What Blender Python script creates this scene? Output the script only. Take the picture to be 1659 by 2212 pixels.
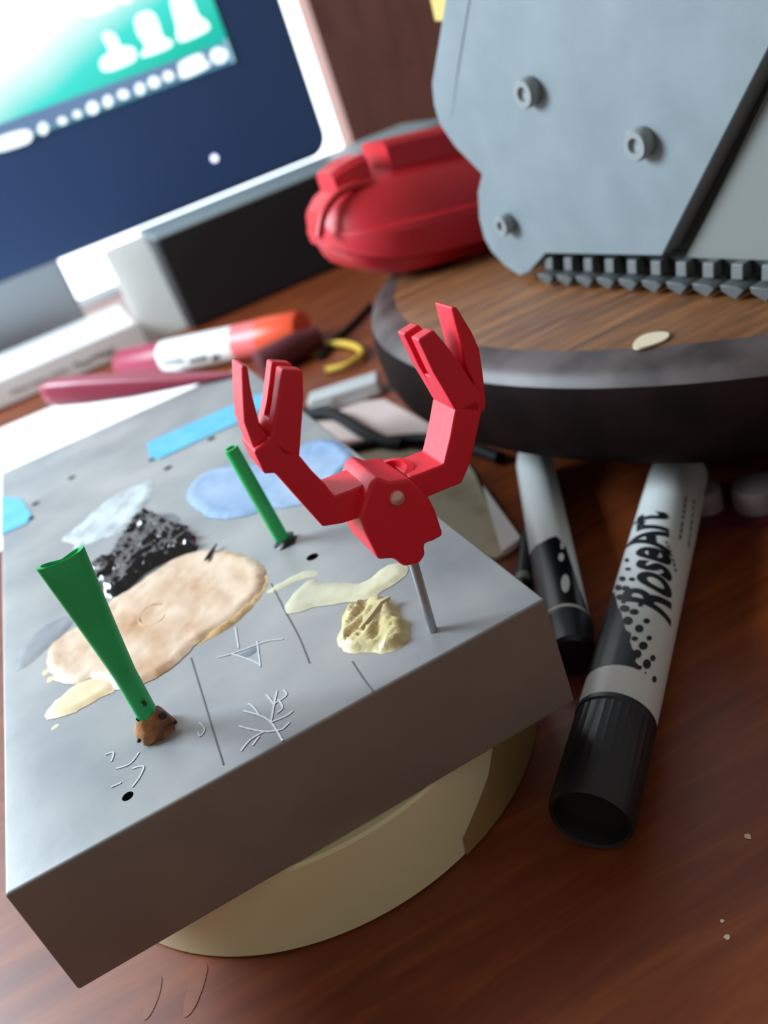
import bpy, bmesh, math, random
from mathutils import Vector, Matrix, Euler
random.seed(7)
S = 0.1                      # lengths below are in decimetres, the scene is in metres
W, H = 1659, 2212
PI = math.pi
scene = bpy.context.scene
for o in list(bpy.data.objects): bpy.data.objects.remove(o)

# ---------------------------------------------------------------- camera
CAM = Vector((0.53170489, -1.35232751, 1.52929781))
EUL = Euler((1.07783204, 0.3186926, -0.40315235), 'XYZ')
FPX = 1939.875
ROT = EUL.to_matrix()
cd = bpy.data.cameras.new('camera'); cam = bpy.data.objects.new('camera', cd)
scene.collection.objects.link(cam); scene.camera = cam
cam.location = CAM * S; cam.rotation_euler = EUL
cd.sensor_fit = 'VERTICAL'; cd.sensor_height = 36.0; cd.sensor_width = 36.0 * W / H
cd.lens = FPX / H * 36.0
cd.clip_start = 0.005; cd.clip_end = 20
cd.dof.use_dof = True; cd.dof.focus_distance = 0.17; cd.dof.aperture_fstop = 15

# ---------------------------------------------------------------- light
wd = bpy.data.worlds.new('World'); scene.world = wd; wd.use_nodes = True
bg = wd.node_tree.nodes['Background']
bg.inputs[0].default_value = (1.0, 0.92, 0.85, 1); bg.inputs[1].default_value = 0.30
def area(name, loc, target, sx, sy, power, col):
    l = bpy.data.lights.new(name, 'AREA'); l.shape = 'RECTANGLE'; l.size = sx * S; l.size_y = sy * S
    l.energy = power; l.color = col
    o = bpy.data.objects.new(name, l); scene.collection.objects.link(o)
    o.location = Vector(loc) * S
    o.rotation_euler = (Vector(target) - Vector(loc)).to_track_quat('-Z', 'Y').to_euler()
    return o
area('window_daylight', (-5.2, 5.0, 5.0), (1.2, 2.0, 0.4), 3.4, 3.4, 17.0, (0.74, 0.89, 1.0))     # daylight from the window side of the room, left of the monitor
vs = scene.view_settings
scene.display_settings.display_device = 'sRGB'
vs.view_transform = 'Standard'; vs.look = 'None'; vs.exposure = 0.0; vs.gamma = 1.0; vs.use_curve_mapping = False

# ---------------------------------------------------------------- helpers
def ray(px):
    return ROT @ Vector(((px[0] - W / 2) / FPX, -(px[1] - H / 2) / FPX, -1.0))
def onplane(px, p, n):
    d = ray(px); n = Vector(n); t = (Vector(p) - CAM).dot(n) / d.dot(n)
    return CAM + d * t
def onz(px, z): return onplane(px, (0, 0, z), (0, 0, 1))
def ony(px, y): return onplane(px, (0, y, 0), (0, 1, 0))

def lin(c):                       # sRGB 0-255 to linear
    return tuple(((v / 255) / 12.92 if v / 255 <= 0.04045 else (((v / 255) + 0.055) / 1.055) ** 2.4) for v in c) + (1,)
MATS = {}
def mat(name, col, rough=0.5, metal=0.0, col2=None, nscale=60, stretch=(1, 1, 1), bump=0.0, bscale=300, detail=4,
        lo=0.35, hi=0.65, trans=0.0, sss=0.0, coat=0.0, alpha=1.0, spec=0.5, emit=None, estr=0.0):
    m = bpy.data.materials.new(name); m.use_nodes = True
    nt = m.node_tree; b = nt.nodes['Principled BSDF']; L = nt.links.new
    b.inputs['Base Color'].default_value = lin(col); b.inputs['Roughness'].default_value = rough
    b.inputs['Metallic'].default_value = metal; b.inputs['Transmission Weight'].default_value = trans
    b.inputs['Coat Weight'].default_value = coat; b.inputs['Alpha'].default_value = alpha
    b.inputs['Specular IOR Level'].default_value = spec
    if sss: b.inputs['Subsurface Weight'].default_value = sss; b.inputs['Subsurface Radius'].default_value = (0.003, 0.001, 0.001)
    tc = nt.nodes.new('ShaderNodeTexCoord'); mp = nt.nodes.new('ShaderNodeMapping')
    mp.inputs['Scale'].default_value = stretch; L(tc.outputs['Object'], mp.inputs['Vector'])
    if col2:
        n = nt.nodes.new('ShaderNodeTexNoise'); n.inputs['Scale'].default_value = nscale; n.inputs['Detail'].default_value = detail
        L(mp.outputs[0], n.inputs['Vector'])
        r = nt.nodes.new('ShaderNodeValToRGB'); r.color_ramp.elements[0].position = lo; r.color_ramp.elements[1].position = hi
        r.color_ramp.elements[0].color = lin(col); r.color_ramp.elements[1].color = lin(col2)
        L(n.outputs['Fac'], r.inputs[0]); L(r.outputs[0], b.inputs['Base Color'])
    if bump:
        n2 = nt.nodes.new('ShaderNodeTexNoise'); n2.inputs['Scale'].default_value = bscale; n2.inputs['Detail'].default_value = 5
        L(mp.outputs[0], n2.inputs['Vector'])
        bp = nt.nodes.new('ShaderNodeBump'); bp.inputs['Strength'].default_value = bump; bp.inputs['Distance'].default_value = 0.0006
        L(n2.outputs['Fac'], bp.inputs['Height']); L(bp.outputs[0], b.inputs['Normal'])
    if emit:
        b.inputs['Emission Color'].default_value = lin(emit); b.inputs['Emission Strength'].default_value = estr
    MATS[name] = m
    return m

WL = {}
class MB:
    def __init__(s): s.v = []; s.f = []
    def add(s, vs, fs):
        k = len(s.v); s.v += [Vector(v) for v in vs]; s.f += [[i + k for i in f] for f in fs]; return s
    def box(s, lo, hi, M=None):
        x0, y0, z0 = lo; x1, y1, z1 = hi
        vs = [Vector(p) for p in ((x0,y0,z0),(x1,y0,z0),(x1,y1,z0),(x0,y1,z0),(x0,y0,z1),(x1,y0,z1),(x1,y1,z1),(x0,y1,z1))]
        if M: vs = [M @ v for v in vs]
        return s.add(vs, [(0,3,2,1),(4,5,6,7),(0,1,5,4),(1,2,6,5),(2,3,7,6),(3,0,4,7)])
    def prism(s, poly, d):         # closed slab: polygon of 3-D points pushed along d
        n = len(poly); d = Vector(d); a = [Vector(p) for p in poly]; b = [p + d for p in a]
        fs = [list(range(n)), list(range(2 * n - 1, n - 1, -1))]
        for i in range(n): j = (i + 1) % n; fs.append([i, i + n, j + n, j])
        return s.add(a + b, fs)
    def rings(s, rings, cap0=True, cap1=True, closed=True):
        n = len(rings[0]); vs = [p for r in rings for p in r]; fs = []
        for k in range(len(rings) - 1):
            for i in range(n if closed else n - 1):
                j = (i + 1) % n; fs.append([k*n+i, k*n+j, (k+1)*n+j, (k+1)*n+i])
        if cap0: fs.append(list(range(n - 1, -1, -1)))
        if cap1: fs.append([(len(rings) - 1) * n + i for i in range(n)])
        return s.add(vs, fs)
    def lathe(s, prof, a, axis, n=32, cap0=True, cap1=True):      # prof: (radius, distance along axis)
        a = Vector(a); u = Vector(axis).normalized(); p, q = frame(u)
        return s.rings([[a + u * h + (p * math.cos(2*PI*i/n) + q * math.sin(2*PI*i/n)) * r for i in range(n)] for r, h in prof], cap0, cap1)
    def tube(s, path, r, n=10):
        path = [Vector(p) for p in path]; rs = []
        for i, c in enumerate(path):
            t = (path[min(i+1, len(path)-1)] - path[max(i-1, 0)]).normalized(); p, q = frame(t)
            rr = r[i] if isinstance(r, (list, tuple)) else r
            rs.append([c + (p * math.cos(2*PI*k/n) + q * math.sin(2*PI*k/n)) * rr for k in range(n)])
        return s.rings(rs)
    def build(s, name, material, parent=None, smooth=False, bevel=0, seg=2, loc=None, angle=40):
        vs = [v * S for v in s.v]
        if parent is not None: base = WL[parent.name]
        else: base = Vector((0, 0, 0))
        if parent is not None: org = base
        elif loc is not None: org = Vector(loc) * S
        else:
            org = Vector((sum(v.x for v in vs) / len(vs), sum(v.y for v in vs) / len(vs), min(v.z for v in vs)))
        me = bpy.data.meshes.new(name); me.from_pydata([v - org for v in vs], [], s.f)
        bm = bmesh.new(); bm.from_mesh(me); bmesh.ops.recalc_face_normals(bm, faces=bm.faces); bm.to_mesh(me); bm.free()
        me.materials.append(material if not isinstance(material, str) else MATS[material])
        o = bpy.data.objects.new(name, me); scene.collection.objects.link(o)
        o.location = org - base if parent is not None else org
        WL[o.name] = org
        if parent is not None: o.parent = parent
        if smooth:
            for p in me.polygons: p.use_smooth = True
            try: me.set_sharp_from_angle(angle=math.radians(angle))
            except Exception: pass
        if bevel:
            b = o.modifiers.new('bevel', 'BEVEL'); b.width = bevel * S; b.segments = seg; b.limit_method = 'ANGLE'; b.angle_limit = math.radians(35)
            for p in me.polygons: p.use_smooth = True
            b.harden_normals = True
        return o
def frame(u):
    u = Vector(u).normalized(); t = Vector((0, 0, 1)) if abs(u.z) < 0.9 else Vector((0, 1, 0))
    p = t.cross(u).normalized(); return p, u.cross(p).normalized()
def tag(o, label=None, cat=None, group=None, kind=None):
    if label: o['label'] = label
    if cat: o['category'] = cat
    if group: o['group'] = group
    if kind: o['kind'] = kind
    return o
def empty(name, loc, label, cat, group=None):
    o = bpy.data.objects.new(name, None); scene.collection.objects.link(o); o.location = Vector(loc) * S
    o.empty_display_size = 0.01; WL[o.name] = o.location.copy(); return tag(o, label, cat, group)
def smoothpoly(p, it=2):
    for _ in range(it):
        q = []
        for i in range(len(p)):
            a, b = Vector(p[i]), Vector(p[(i + 1) % len(p)]); q += [a * .75 + b * .25, a * .25 + b * .75]
        p = q
    return p
def spline(p, n=8):                 # Catmull-Rom through 3-D points
    p = [Vector(x) for x in p]; out = []
    for i in range(len(p) - 1):
        a = p[max(i-1, 0)]; b = p[i]; c = p[i+1]; d = p[min(i+2, len(p)-1)]
        for k in range(n):
            t = k / n
            out.append(.5 * (2*b + (c-a)*t + (2*a-5*b+4*c-d)*t*t + (3*b-a-3*c+d)*t**3))
    return out + [p[-1]]

# ---------------------------------------------------------------- materials
def wood(name, c1, c2, c3, rough, gscale, stretch, coat=0.0, rot=0.0, bump=0.05):
    m = bpy.data.materials.new(name); m.use_nodes = True; nt = m.node_tree; b = nt.nodes['Principled BSDF']; L = nt.links.new
    tc = nt.nodes.new('ShaderNodeTexCoord'); mp = nt.nodes.new('ShaderNodeMapping'); mp.inputs['Scale'].default_value = stretch
    mp.inputs['Rotation'].default_value = (0, 0, rot)
    L(tc.outputs['Object'], mp.inputs['Vector'])
    n = nt.nodes.new('ShaderNodeTexNoise'); n.inputs['Scale'].default_value = gscale; n.inputs['Detail'].default_value = 7; n.inputs['Roughness'].default_value = .65
    n.inputs['Distortion'].default_value = .6
    L(mp.outputs[0], n.inputs['Vector'])
    r = nt.nodes.new('ShaderNodeValToRGB'); e = r.color_ramp.elements
    e[0].position = .3; e[0].color = lin(c1); e[1].position = .72; e[1].color = lin(c3)
    k = e.new(.5); k.color = lin(c2)
    L(n.outputs['Fac'], r.inputs[0]); L(r.outputs[0], b.inputs['Base Color'])
    b.inputs['Roughness'].default_value = rough; b.inputs['Coat Weight'].default_value = coat; b.inputs['Coat Roughness'].default_value = .25
    bp = nt.nodes.new('ShaderNodeBump'); bp.inputs['Strength'].default_value = bump; bp.inputs['Distance'].default_value = .0004
    L(n.outputs['Fac'], bp.inputs['Height']); L(bp.outputs[0], b.inputs['Normal'])
    MATS[name] = m
wood('desk_wood', (94, 39, 15), (112, 51, 20), (136, 70, 29), .42, 14, (1.2, 9, 6), rot=.5)
wood('board_wood', (66, 36, 17), (104, 64, 32), (138, 88, 46), .5, 22, (1.0, 9, 3), rot=1.1)
wood('cabinet_wood', (156, 110, 98), (170, 122, 108), (182, 132, 116), .6, 8, (5, 5, 1))
mat('rim_wood', (18, 9, 8), .6, spec=.06, col2=(27, 15, 13), nscale=55, lo=.4, hi=.7, bump=.1, bscale=120)
mat('rim_worn_lit', (82, 70, 68), .5, col2=(40, 26, 23), nscale=45, lo=.4, hi=.66, bump=.15, bscale=120)  # worn wood, with the rim's grey highlights put into the colour
mat('wall_paint', (240, 240, 236), .8)
mat('block_top', (124, 127, 130), .42, col2=(158, 158, 156), nscale=34, bump=.12, bscale=160, lo=.3, hi=.7)
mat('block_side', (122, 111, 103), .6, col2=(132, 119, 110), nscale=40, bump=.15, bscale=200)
mat('tape_cream', (216, 206, 162), .6, col2=(222, 213, 174), nscale=20)
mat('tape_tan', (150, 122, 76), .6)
mat('card_core', (170, 140, 100), .8)
mat('red_plastic', (226, 28, 52), .45, col2=(216, 22, 46), nscale=40, bump=.12, bscale=500, sss=.15)
mat('red_pod', (196, 28, 40), .42)
mat('pin_steel', (168, 174, 180), .4, .6)
mat('rivet', (222, 176, 168), .3, .5)
mat('green_plastic', (22, 172, 92), .4, col2=(34, 186, 104), nscale=90, sss=.2, bump=.1, bscale=300)
mat('brown_residue', (176, 116, 64), .5, col2=(90, 52, 28), nscale=250, bump=.6, bscale=400)
mat('dark_residue', (24, 26, 26), .4, bump=.5, bscale=400)
mat('paint_tan', (182, 138, 98), .4, col2=(218, 192, 166), nscale=60, stretch=(1.5, .8, 1), lo=.35, hi=.62, bump=.5, bscale=90)
mat('paint_tan_rim', (178, 138, 84), .35, col2=(208, 172, 118), nscale=80, bump=.3)
mat('paint_cream', (224, 206, 174), .4, col2=(226, 196, 150), nscale=60, bump=.4, bscale=120)
mat('paint_white', (196, 206, 208), .5, col2=(160, 166, 168), nscale=70, stretch=(1.6, 1, 1), bump=.3)
mat('paint_blue', (106, 142, 186), .4, col2=(156, 178, 202), nscale=24, bump=.25, bscale=120)
mat('paint_black', (16, 18, 22), .16, bump=.5, bscale=110, spec=.8)
mat('paint_smear', (98, 106, 116), .45, col2=(146, 148, 150), nscale=60, bump=.2)
mat('paint_ochre', (208, 194, 144), .35, col2=(186, 168, 108), nscale=90, bump=.7, bscale=150)
mat('paint_ochre_thin', (206, 200, 166), .45, col2=(190, 186, 160), nscale=70, bump=.2)
mat('tape_blue', (76, 168, 206), .6, col2=(96, 180, 212), nscale=120, bump=.2, bscale=600)
mat('pencil', (88, 88, 88), .6)
mat('scribble', (188, 194, 198), .5)
mat('hole_dark', (34, 32, 30), .8)  # near-black colour for the walls and bottoms of the holes
mat('marker_white', (200, 203, 201), .38)
mat('marker_black', (16, 17, 22), .32)
mat('cap_black', (18, 18, 24), .4)
mat('cap_end', (10, 10, 12), .6)
mat('ink', (20, 24, 28), .45)
mat('ink_faint', (110, 118, 124), .5)
mat('vehicle_grey', (116, 127, 132), .5, col2=(124, 135, 140), nscale=60, bump=.08, bscale=600)
mat('vehicle_grey_warm', (118, 122, 118), .55)
mat('bolt_grey', (136, 142, 142), .45)
mat('belt_shade_black', (40, 44, 46), .7)  # track belt, and the painted shade in the groove
mat('link_grey', (84, 88, 88), .5, bump=.2)
mat('yellow_part', (200, 176, 96), .6)
mat('monitor_black', (42, 68, 108), .35)  # black housing, its bluish reflection veil put into the base colour
mat('box_black', (20, 22, 28), .5)
mat('box_top', (128, 140, 144), .45)
mat('stand_grey', (222, 238, 248), .4)
mat('white_card', (248, 248, 244), .7, col2=(236, 230, 214), nscale=22, lo=.55, hi=.7)
def translucent(m, w):
    nt = m.node_tree; b = nt.nodes['Principled BSDF']; t = nt.nodes.new('ShaderNodeBsdfTranslucent'); t.inputs[0].default_value = b.inputs['Base Color'].default_value
    x = nt.nodes.new('ShaderNodeMixShader'); x.inputs[0].default_value = w
    nt.links.new(b.outputs[0], x.inputs[1]); nt.links.new(t.outputs[0], x.inputs[2]); nt.links.new(x.outputs[0], nt.nodes['Material Output'].inputs[0])
translucent(MATS['white_card'], .6)
mat('print_faint', (240, 236, 224), .7)
mat('carton', (226, 224, 220), .7)
mat('carton_text', (120, 122, 132), .7)
mat('tool_red', (150, 48, 72), .4)
mat('orange_cap', (232, 84, 48), .35)
mat('pink_cap', (236, 110, 110), .4)
mat('label_white', (230, 230, 228), .45)
mat('maroon', (84, 26, 34), .5)
mat('yellow_tool', (206, 170, 60), .45)
mat('cable_black', (12, 12, 14), .6, spec=.2)
mat('clear_plastic', (222, 224, 222), .15, trans=.25, coat=.4)
mat('paper', (238, 238, 236), .8)
mat('paper_pink', (206, 188, 182), .8, col2=(192, 172, 164), nscale=30)
mat('beige_scrap', (192, 184, 158), .75, col2=(172, 154, 128), nscale=70, lo=.5, hi=.72, bump=.3)
mat('dark_card', (84, 16, 30), .5)
mat('grey_cap', (128, 116, 118), .5)
mat('chip', (206, 190, 160), .6)
mat('desk_sheen', (128, 70, 42), .4, col2=(110, 50, 20), nscale=90)  # pale sheen of the desk, put into a colour
def emitter(name, col, s):
    m = bpy.data.materials.new(name); m.use_nodes = True; nt = m.node_tree; nt.nodes.remove(nt.nodes['Principled BSDF'])
    e = nt.nodes.new('ShaderNodeEmission'); e.inputs[0].default_value = lin(col); e.inputs[1].default_value = s
    nt.links.new(e.outputs[0], nt.nodes['Material Output'].inputs[0]); MATS[name] = m; return m
emitter('screen_white', (240, 255, 255), 1.6)
emitter('screen_task', (120, 150, 190), .9)
emitter('screen_edge', (190, 215, 245), 1.0)
emitter('window_sky', (236, 246, 255), 3.5)
emitter('led', (220, 225, 255), 3.0)

# screen picture: a wallpaper that goes from teal at the lower right to white at the upper left
def screen_mat():
    m = emitter('screen_picture', (40, 200, 190), 1.0); nt = m.node_tree; L = nt.links.new
    e = [n for n in nt.nodes if n.type == 'EMISSION'][0]
    tc = nt.nodes.new('ShaderNodeTexCoord'); sp = nt.nodes.new('ShaderNodeSeparateXYZ'); L(tc.outputs['Object'], sp.inputs[0])
    n = nt.nodes.new('ShaderNodeTexNoise'); n.inputs['Scale'].default_value = 9; n.inputs['Detail'].default_value = 2; L(tc.outputs['Object'], n.inputs['Vector'])
    a = nt.nodes.new('ShaderNodeMath'); a.operation = 'MULTIPLY_ADD'; L(sp.outputs['X'], a.inputs[0]); a.inputs[1].default_value = -.317; L(sp.outputs['Z'], a.inputs[2])
    b = nt.nodes.new('ShaderNodeMath'); b.operation = 'MULTIPLY_ADD'; L(n.outputs['Fac'], b.inputs[0]); b.inputs[1].default_value = .02; L(a.outputs[0], b.inputs[2])
    r = nt.nodes.new('ShaderNodeMapRange'); L(b.outputs[0], r.inputs['Value']); r.inputs['From Min'].default_value = .005; r.inputs['From Max'].default_value = .125
    c = nt.nodes.new('ShaderNodeValToRGB'); L(r.outputs[0], c.inputs[0]); el = c.color_ramp.elements
    el[0].position = 0; el[0].color = lin((40, 175, 195)); el[1].position = 1; el[1].color = (1.6, 1.6, 1.6, 1)
    k = el.new(.3); k.color = lin((45, 205, 180)); k = el.new(.62); k.color = lin((80, 235, 225)); k = el.new(.85); k.color = (.9, 1.1, 1.1, 1)
    L(c.outputs[0], e.inputs[0])
screen_mat()

# ================================================================ setting
MB().box((-9, 9.32, -7.5), (11, 9.8, 14)).build('wall_back', 'wall_paint')['kind'] = 'structure'
MB().box((-12, -12, -7.8), (12, 9.8, -7.5)).build('floor', 'cabinet_wood')['kind'] = 'structure'
cx = ony((757, 290), 8.9).x
win = empty('window_1', (-1, 9.3, .1), None, None); win['kind'] = 'structure'
MB().box((-6.5, 9.28, .1), (cx - .0, 9.31, 9.2)).build('pane', 'window_sky', win)
for lo_, hi_ in (((-6.6, 9.2, 9.2), (cx + .1, 9.315, 9.4)), ((-6.7, 9.2, .0), (-6.5, 9.315, 9.4)), ((-1.3, 9.2, .1), (-1.1, 9.28, 9.2))):
    MB().box(lo_, hi_).build('window_frame', 'wall_paint', win, bevel=.02)
desk = empty('desk', (1.5, 3, -7.5), None, None)
MB().box((-6, -3.2, -.3), (9, 9.18, 0)).build('desk_top', 'desk_wood', desk)
for lx in (-5.6, 8.1):
    for ly in (-2.8, 8.4): MB().box((lx, ly, -7.5), (lx + .5, ly + .5, -.3)).build('leg', 'desk_wood', desk, bevel=.03)
tag(desk, 'glossy reddish brown wooden desk that everything stands on', 'desk')
for k, (px, r) in enumerate([((1615, 1808), .008), ((1570, 2025), .006), ((1560, 1990), .004)]):
    c = onz(px, 0)
    MB().add([(c.x + math.cos(a) * r * random.uniform(.7, 1.2), c.y + math.sin(a) * r * random.uniform(.7, 1.2), .0015) for a in [i * PI / 4 for i in range(8)]], [list(range(8))]).build('paint_speck', 'chip', desk)
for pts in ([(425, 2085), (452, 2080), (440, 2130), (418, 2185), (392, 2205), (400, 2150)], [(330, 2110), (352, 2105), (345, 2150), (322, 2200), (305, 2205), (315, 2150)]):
    MB().prism(smoothpoly([onz(p, .0012) for p in pts], 2), (0, 0, -.001)).build('sheen_patch', 'desk_sheen', desk)  # window sheen on the desk, painted as flat pale patches
cab = empty('cabinet', (6.3, 9.1, 0), 'dark brown wooden cabinet standing behind the monitor and grey vehicle', 'cabinet')
MB().box((cx, 8.9, .0), (9, 9.28, 11)).build('body', 'cabinet_wood', cab, bevel=.02)
ch = ony((886, 131), 8.89)
MB().lathe([(.035, 0), (.03, .008), (.0, .012)], (ch.x, 8.901, ch.z), (0, -1, 0), 10).build('paint_chip', 'grey_cap', cab)

# ================================================================ monitor
YM = 6.95
br = ony((690, 312), YM); sr = ony((508, 133), YM); x1 = ony((650, 150), YM).x + .03; z0 = ony((340, 463), YM).z - .045
mon = empty('monitor', (.6, YM, 0), 'black glossy monitor with a lit teal desktop on its screen', 'monitor')
X0, Z1 = x1 - 5.3, z0 + 3.9
rr = .18
out = []
for cxx, czz, a0 in ((x1 - rr, z0 + rr, -90), (x1 - rr, Z1 - rr, 0), (X0 + rr, Z1 - rr, 90), (X0 + rr, z0 + rr, 180)):
    for k in range(7):
        a = math.radians(a0 + 15 * k); out.append((cxx + rr * math.cos(a), YM, czz + rr * math.sin(a)))
MB().prism(out, (0, .45, 0)).build('housing', 'monitor_black', mon, bevel=.03)
sx1, sz0 = sr.x, sr.z
sx0, sz1 = X0 + (x1 - sx1), Z1 - .4
scr = MB().box((sx0, YM - .008, sz0), (sx1, YM + .01, sz1)).build('screen', 'screen_picture', mon)
# object coordinates measured from the screen's lower right corner
scr.data.transform(Matrix.Translation(-(Vector((sx1, YM, sz0)) * S - WL[scr.name]))); scr.location = Vector((sx1, YM, sz0)) * S - WL[mon.name]; WL[scr.name] = Vector((sx1, YM, sz0)) * S
ys = YM - .012
tb = ony((485, 92), ys).z
MB().box((sx0, ys, sz0 + .005), (sx1 - .04, ys + .003, tb)).build('taskbar', 'screen_task', scr)
MB().box((sx1 - .03, ys, sz0), (sx1 - .008, ys + .003, tb + .02)).build('show_desktop_strip', 'screen_edge', scr)
def blob(pts, name='desktop_icon', y=ys - .004):
    P = [ony(p, y) for p in pts]; P = smoothpoly(P, 2)
    return MB().prism(P, (0, .003, 0)).build(name, 'screen_white', scr)
q = lambda L: [(x * .33755, y * .33755) for x, y in L]
blob(q([(640, 220), (700, 195), (755, 240), (765, 300), (840, 295), (870, 320), (875, 380), (830, 410), (660, 475), (630, 400), (660, 360), (710, 335)]))
blob(q([(850, 110), (930, 65), (990, 80), (1030, 190), (1040, 240), (1100, 255), (1110, 300), (910, 375), (895, 345), (930, 310), (920, 270), (880, 230)]))
blob(q([(1080, -30), (1220, -40), (1270, 110), (1310, 120), (1355, 180), (1290, 220), (1150, 280), (1125, 235), (1130, 170), (1105, 90)]))
blob(q([(520, 60), (640, 0), (760, -30), (760, 40), (640, 90), (560, 110)]))
blob(q([(760, -30), (850, -40), (850, 10), (800, 28), (765, 15)]))
for cxp, cyp, rx, ry in ((275, 822, 34, 42), (398, 773, 30, 26), (494, 731, 28, 26), (592, 690, 40, 44), (690, 648, 32, 40), (788, 604, 38, 32), (895, 568, 33, 40), (985, 525, 40, 38), (1077, 487, 36, 34), (1400, 355, 58, 54)):
    blob([((cxp + rx * math.cos(a)) * .33755, (cyp + ry * math.sin(a)) * .33755) for a in [i * PI / 5 for i in range(10)]], 'taskbar_icon')
blob(q([(1130, 405), (1280, 335), (1310, 365), (1300, 390), (1345, 400), (1340, 430), (1180, 508), (1145, 490), (1150, 450)]), 'taskbar_clock')
blob(q([(-60, 890), (170, 820), (205, 850), (205, 900), (150, 930), (-60, 990)]), 'taskbar_button')
lp = ony((463, 342), YM)
MB().lathe([(.0, 0), (.028, .0), (.028, .006)], (lp.x, YM - .006, lp.z), (0, 1, 0), 16).build('power_light', 'led', mon)
sb = ony((150, 610), 7.5).x
MB().box((-1.6, 7.5, .0), (sb, 8.2, .06)).build('stand_foot', 'stand_grey', mon, bevel=.02)
MB().box((-1.5, 7.52, .06), (sb, 7.9, z0 + .5)).build('stand_neck', 'stand_grey', mon, bevel=.06, seg=4)

# ================================================================ boxes beneath the monitor
bl = ony((330, 512), 5.9)
bb = empty('speaker_box', (2.6, 6.3, 0), 'black box with a grey top standing right below the monitor', 'box')
bx0, bx1, bzt = bl.x, 3.95, bl.z
MB().box((bx0, 5.9, 0), (bx1, 6.82, bzt - .04)).build('body', 'box_black', bb, bevel=.03)
MB().box((bx0 - .005, 5.895, bzt - .04), (bx1, 6.83, bzt)).build('lid', 'box_top', bb, bevel=.03)

wb = empty('carton', (0, 6.5, 0), 'low white carton with faint dark lettering on its front, below the monitor', 'carton')
e = ony((292, 697), 6.0)
MB().box((-2.0, 6.0, 0.012), (e.x, 7.15, e.z)).build('body', 'carton', wb, bevel=.01)
def strokes(pxs, plane, w, name, material, parent):
    m = MB()
    for line in pxs:
        P = [plane(p) for p in line]
        for i in range(len(P) - 1):
            d = (P[i + 1] - P[i]); n = Vector((-d.z, 0, d.x)).normalized() * w * .5
            m.prism([P[i] + n, P[i + 1] + n, P[i + 1] - n, P[i] - n], (0, .004, 0))
    return m.build(name, material, parent)
fp = lambda p: ony(p, 5.994)
strokes([[(200, 775), (205, 766), (212, 772), (218, 760), (224, 770), (230, 758), (236, 768), (242, 762)], [(238, 750), (242, 768)], [(158, 792), (165, 783), (172, 790), (180, 782), (188, 786), (196, 772)]], fp, .013, 'lettering', 'carton_text', wb)
strokes([[(20, 848), (60, 833)], [(66, 830), (105, 815)], [(110, 812), (145, 797)]], fp, .012, 'lettering', 'carton_text', wb)

cc = empty('greeting_card', (1.15, 6.2, 0), 'white card with faint beige print standing beside the black box', 'card')
tl_ = math.radians(20)
MB().box((e.x + .02, 0, .006), (bx0 - .015, .02, bzt / math.cos(tl_)), Matrix.Translation((0, 6.06, 0)) @ Matrix.Rotation(-tl_, 4, 'X')).build('front_leaf', 'white_card', cc)
MB().box((e.x + .1, 0, 0.006), (bx0 - .1, .015, .62), Matrix.Translation((0, 6.44, 0)) @ Matrix.Rotation(math.radians(12), 4, 'X')).build('easel_flap', 'carton', cc)

# ================================================================ round board
BC = Vector((3.2175, 1.476, 0)); BR = 1.756; BT = .6
bd = empty('round_board', (BC.x, BC.y, 0), 'thick round wooden turntable board with a dark worn rim', 'board')
MB().lathe([(BR - .13, BT - .06), (BR - .13, BT - .004), (BR - .135, BT)], BC, (0, 0, 1), 128, True, True).build('board_top', 'board_wood', bd, smooth=True)
MB().lathe([(BR - .13, .31), (BR - .06, .29), (BR - .02, .305), (BR - .004, .355), (BR, .42), (BR - .004, .5), (BR - .014, .54)], BC, (0, 0, 1), 128, False, False).build('rim', 'rim_wood', bd, smooth=True, angle=60)
MB().lathe([(BR - .0138, .54), (BR - .028, .565), (BR - .055, .585), (BR - .09, .595), (BR - .13, .599)], BC, (0, 0, 1), 128, False, False).build('worn_lit_edge', 'rim_worn_lit', bd, smooth=True, angle=60)['label'] = 'greyish worn upper edge with painted highlights'
MB().lathe([(BR - .13, .31), (BR - .13, .54)], BC, (0, 0, 1), 128, True, True).build('core', 'rim_wood', bd, smooth=True)
MB().lathe([(1.02, 0), (1.02, .05), (.95, .31)], BC, (0, 0, 1), 64).build('base', 'rim_wood', bd, smooth=True)
P = smoothpoly([onz(p, BT + .002) for p in [(1365, 748), (1385, 728), (1420, 720), (1450, 722), (1440, 738), (1400, 752), (1372, 758)]], 2)
MB().prism(P, (0, 0, .006)).build('paint_drip', 'chip', bd)

# ================================================================ grey tracked vehicle
VA = Vector((2.047, 1.3675, .7083)); VB = Vector((2.1734, .5116, .7083)); VE = (VB - VA).normalized(); VN = VE.cross(Vector((0, 0, 1))).normalized()
if VN.x > 0: VN = -VN
vp = lambda p, off=0: onplane(p, VA + VN * off, VN)
veh = empty('tracked_vehicle', (2.45, .95, BT), 'grey plastic tracked model vehicle standing on the round board', 'model vehicle')
sil = [(968, -140), (961, 0), (948, 83), (932, 179), (936, 225), (948, 268), (983, 319), (1040, 377), (1031, 415), (1034, 472), (1060, 543), (1110, 560), (1178, 545), (1800, 560), (1800, -140)]
MB().prism([vp(p, -.075) for p in sil], -VN * .72).build('hull', 'vehicle_grey', veh, bevel=.012)
strip = [(978, -140), (961, 0), (948, 83), (932, 179), (936, 225), (948, 268), (983, 319), (1010, 325), (977, 255), (990, 150), (1015, 0), (1030, -140)]
MB().prism([vp(p, -.012) for p in strip], -VN * .07).build('edge_strip', 'vehicle_grey', veh, bevel=.006)
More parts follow.
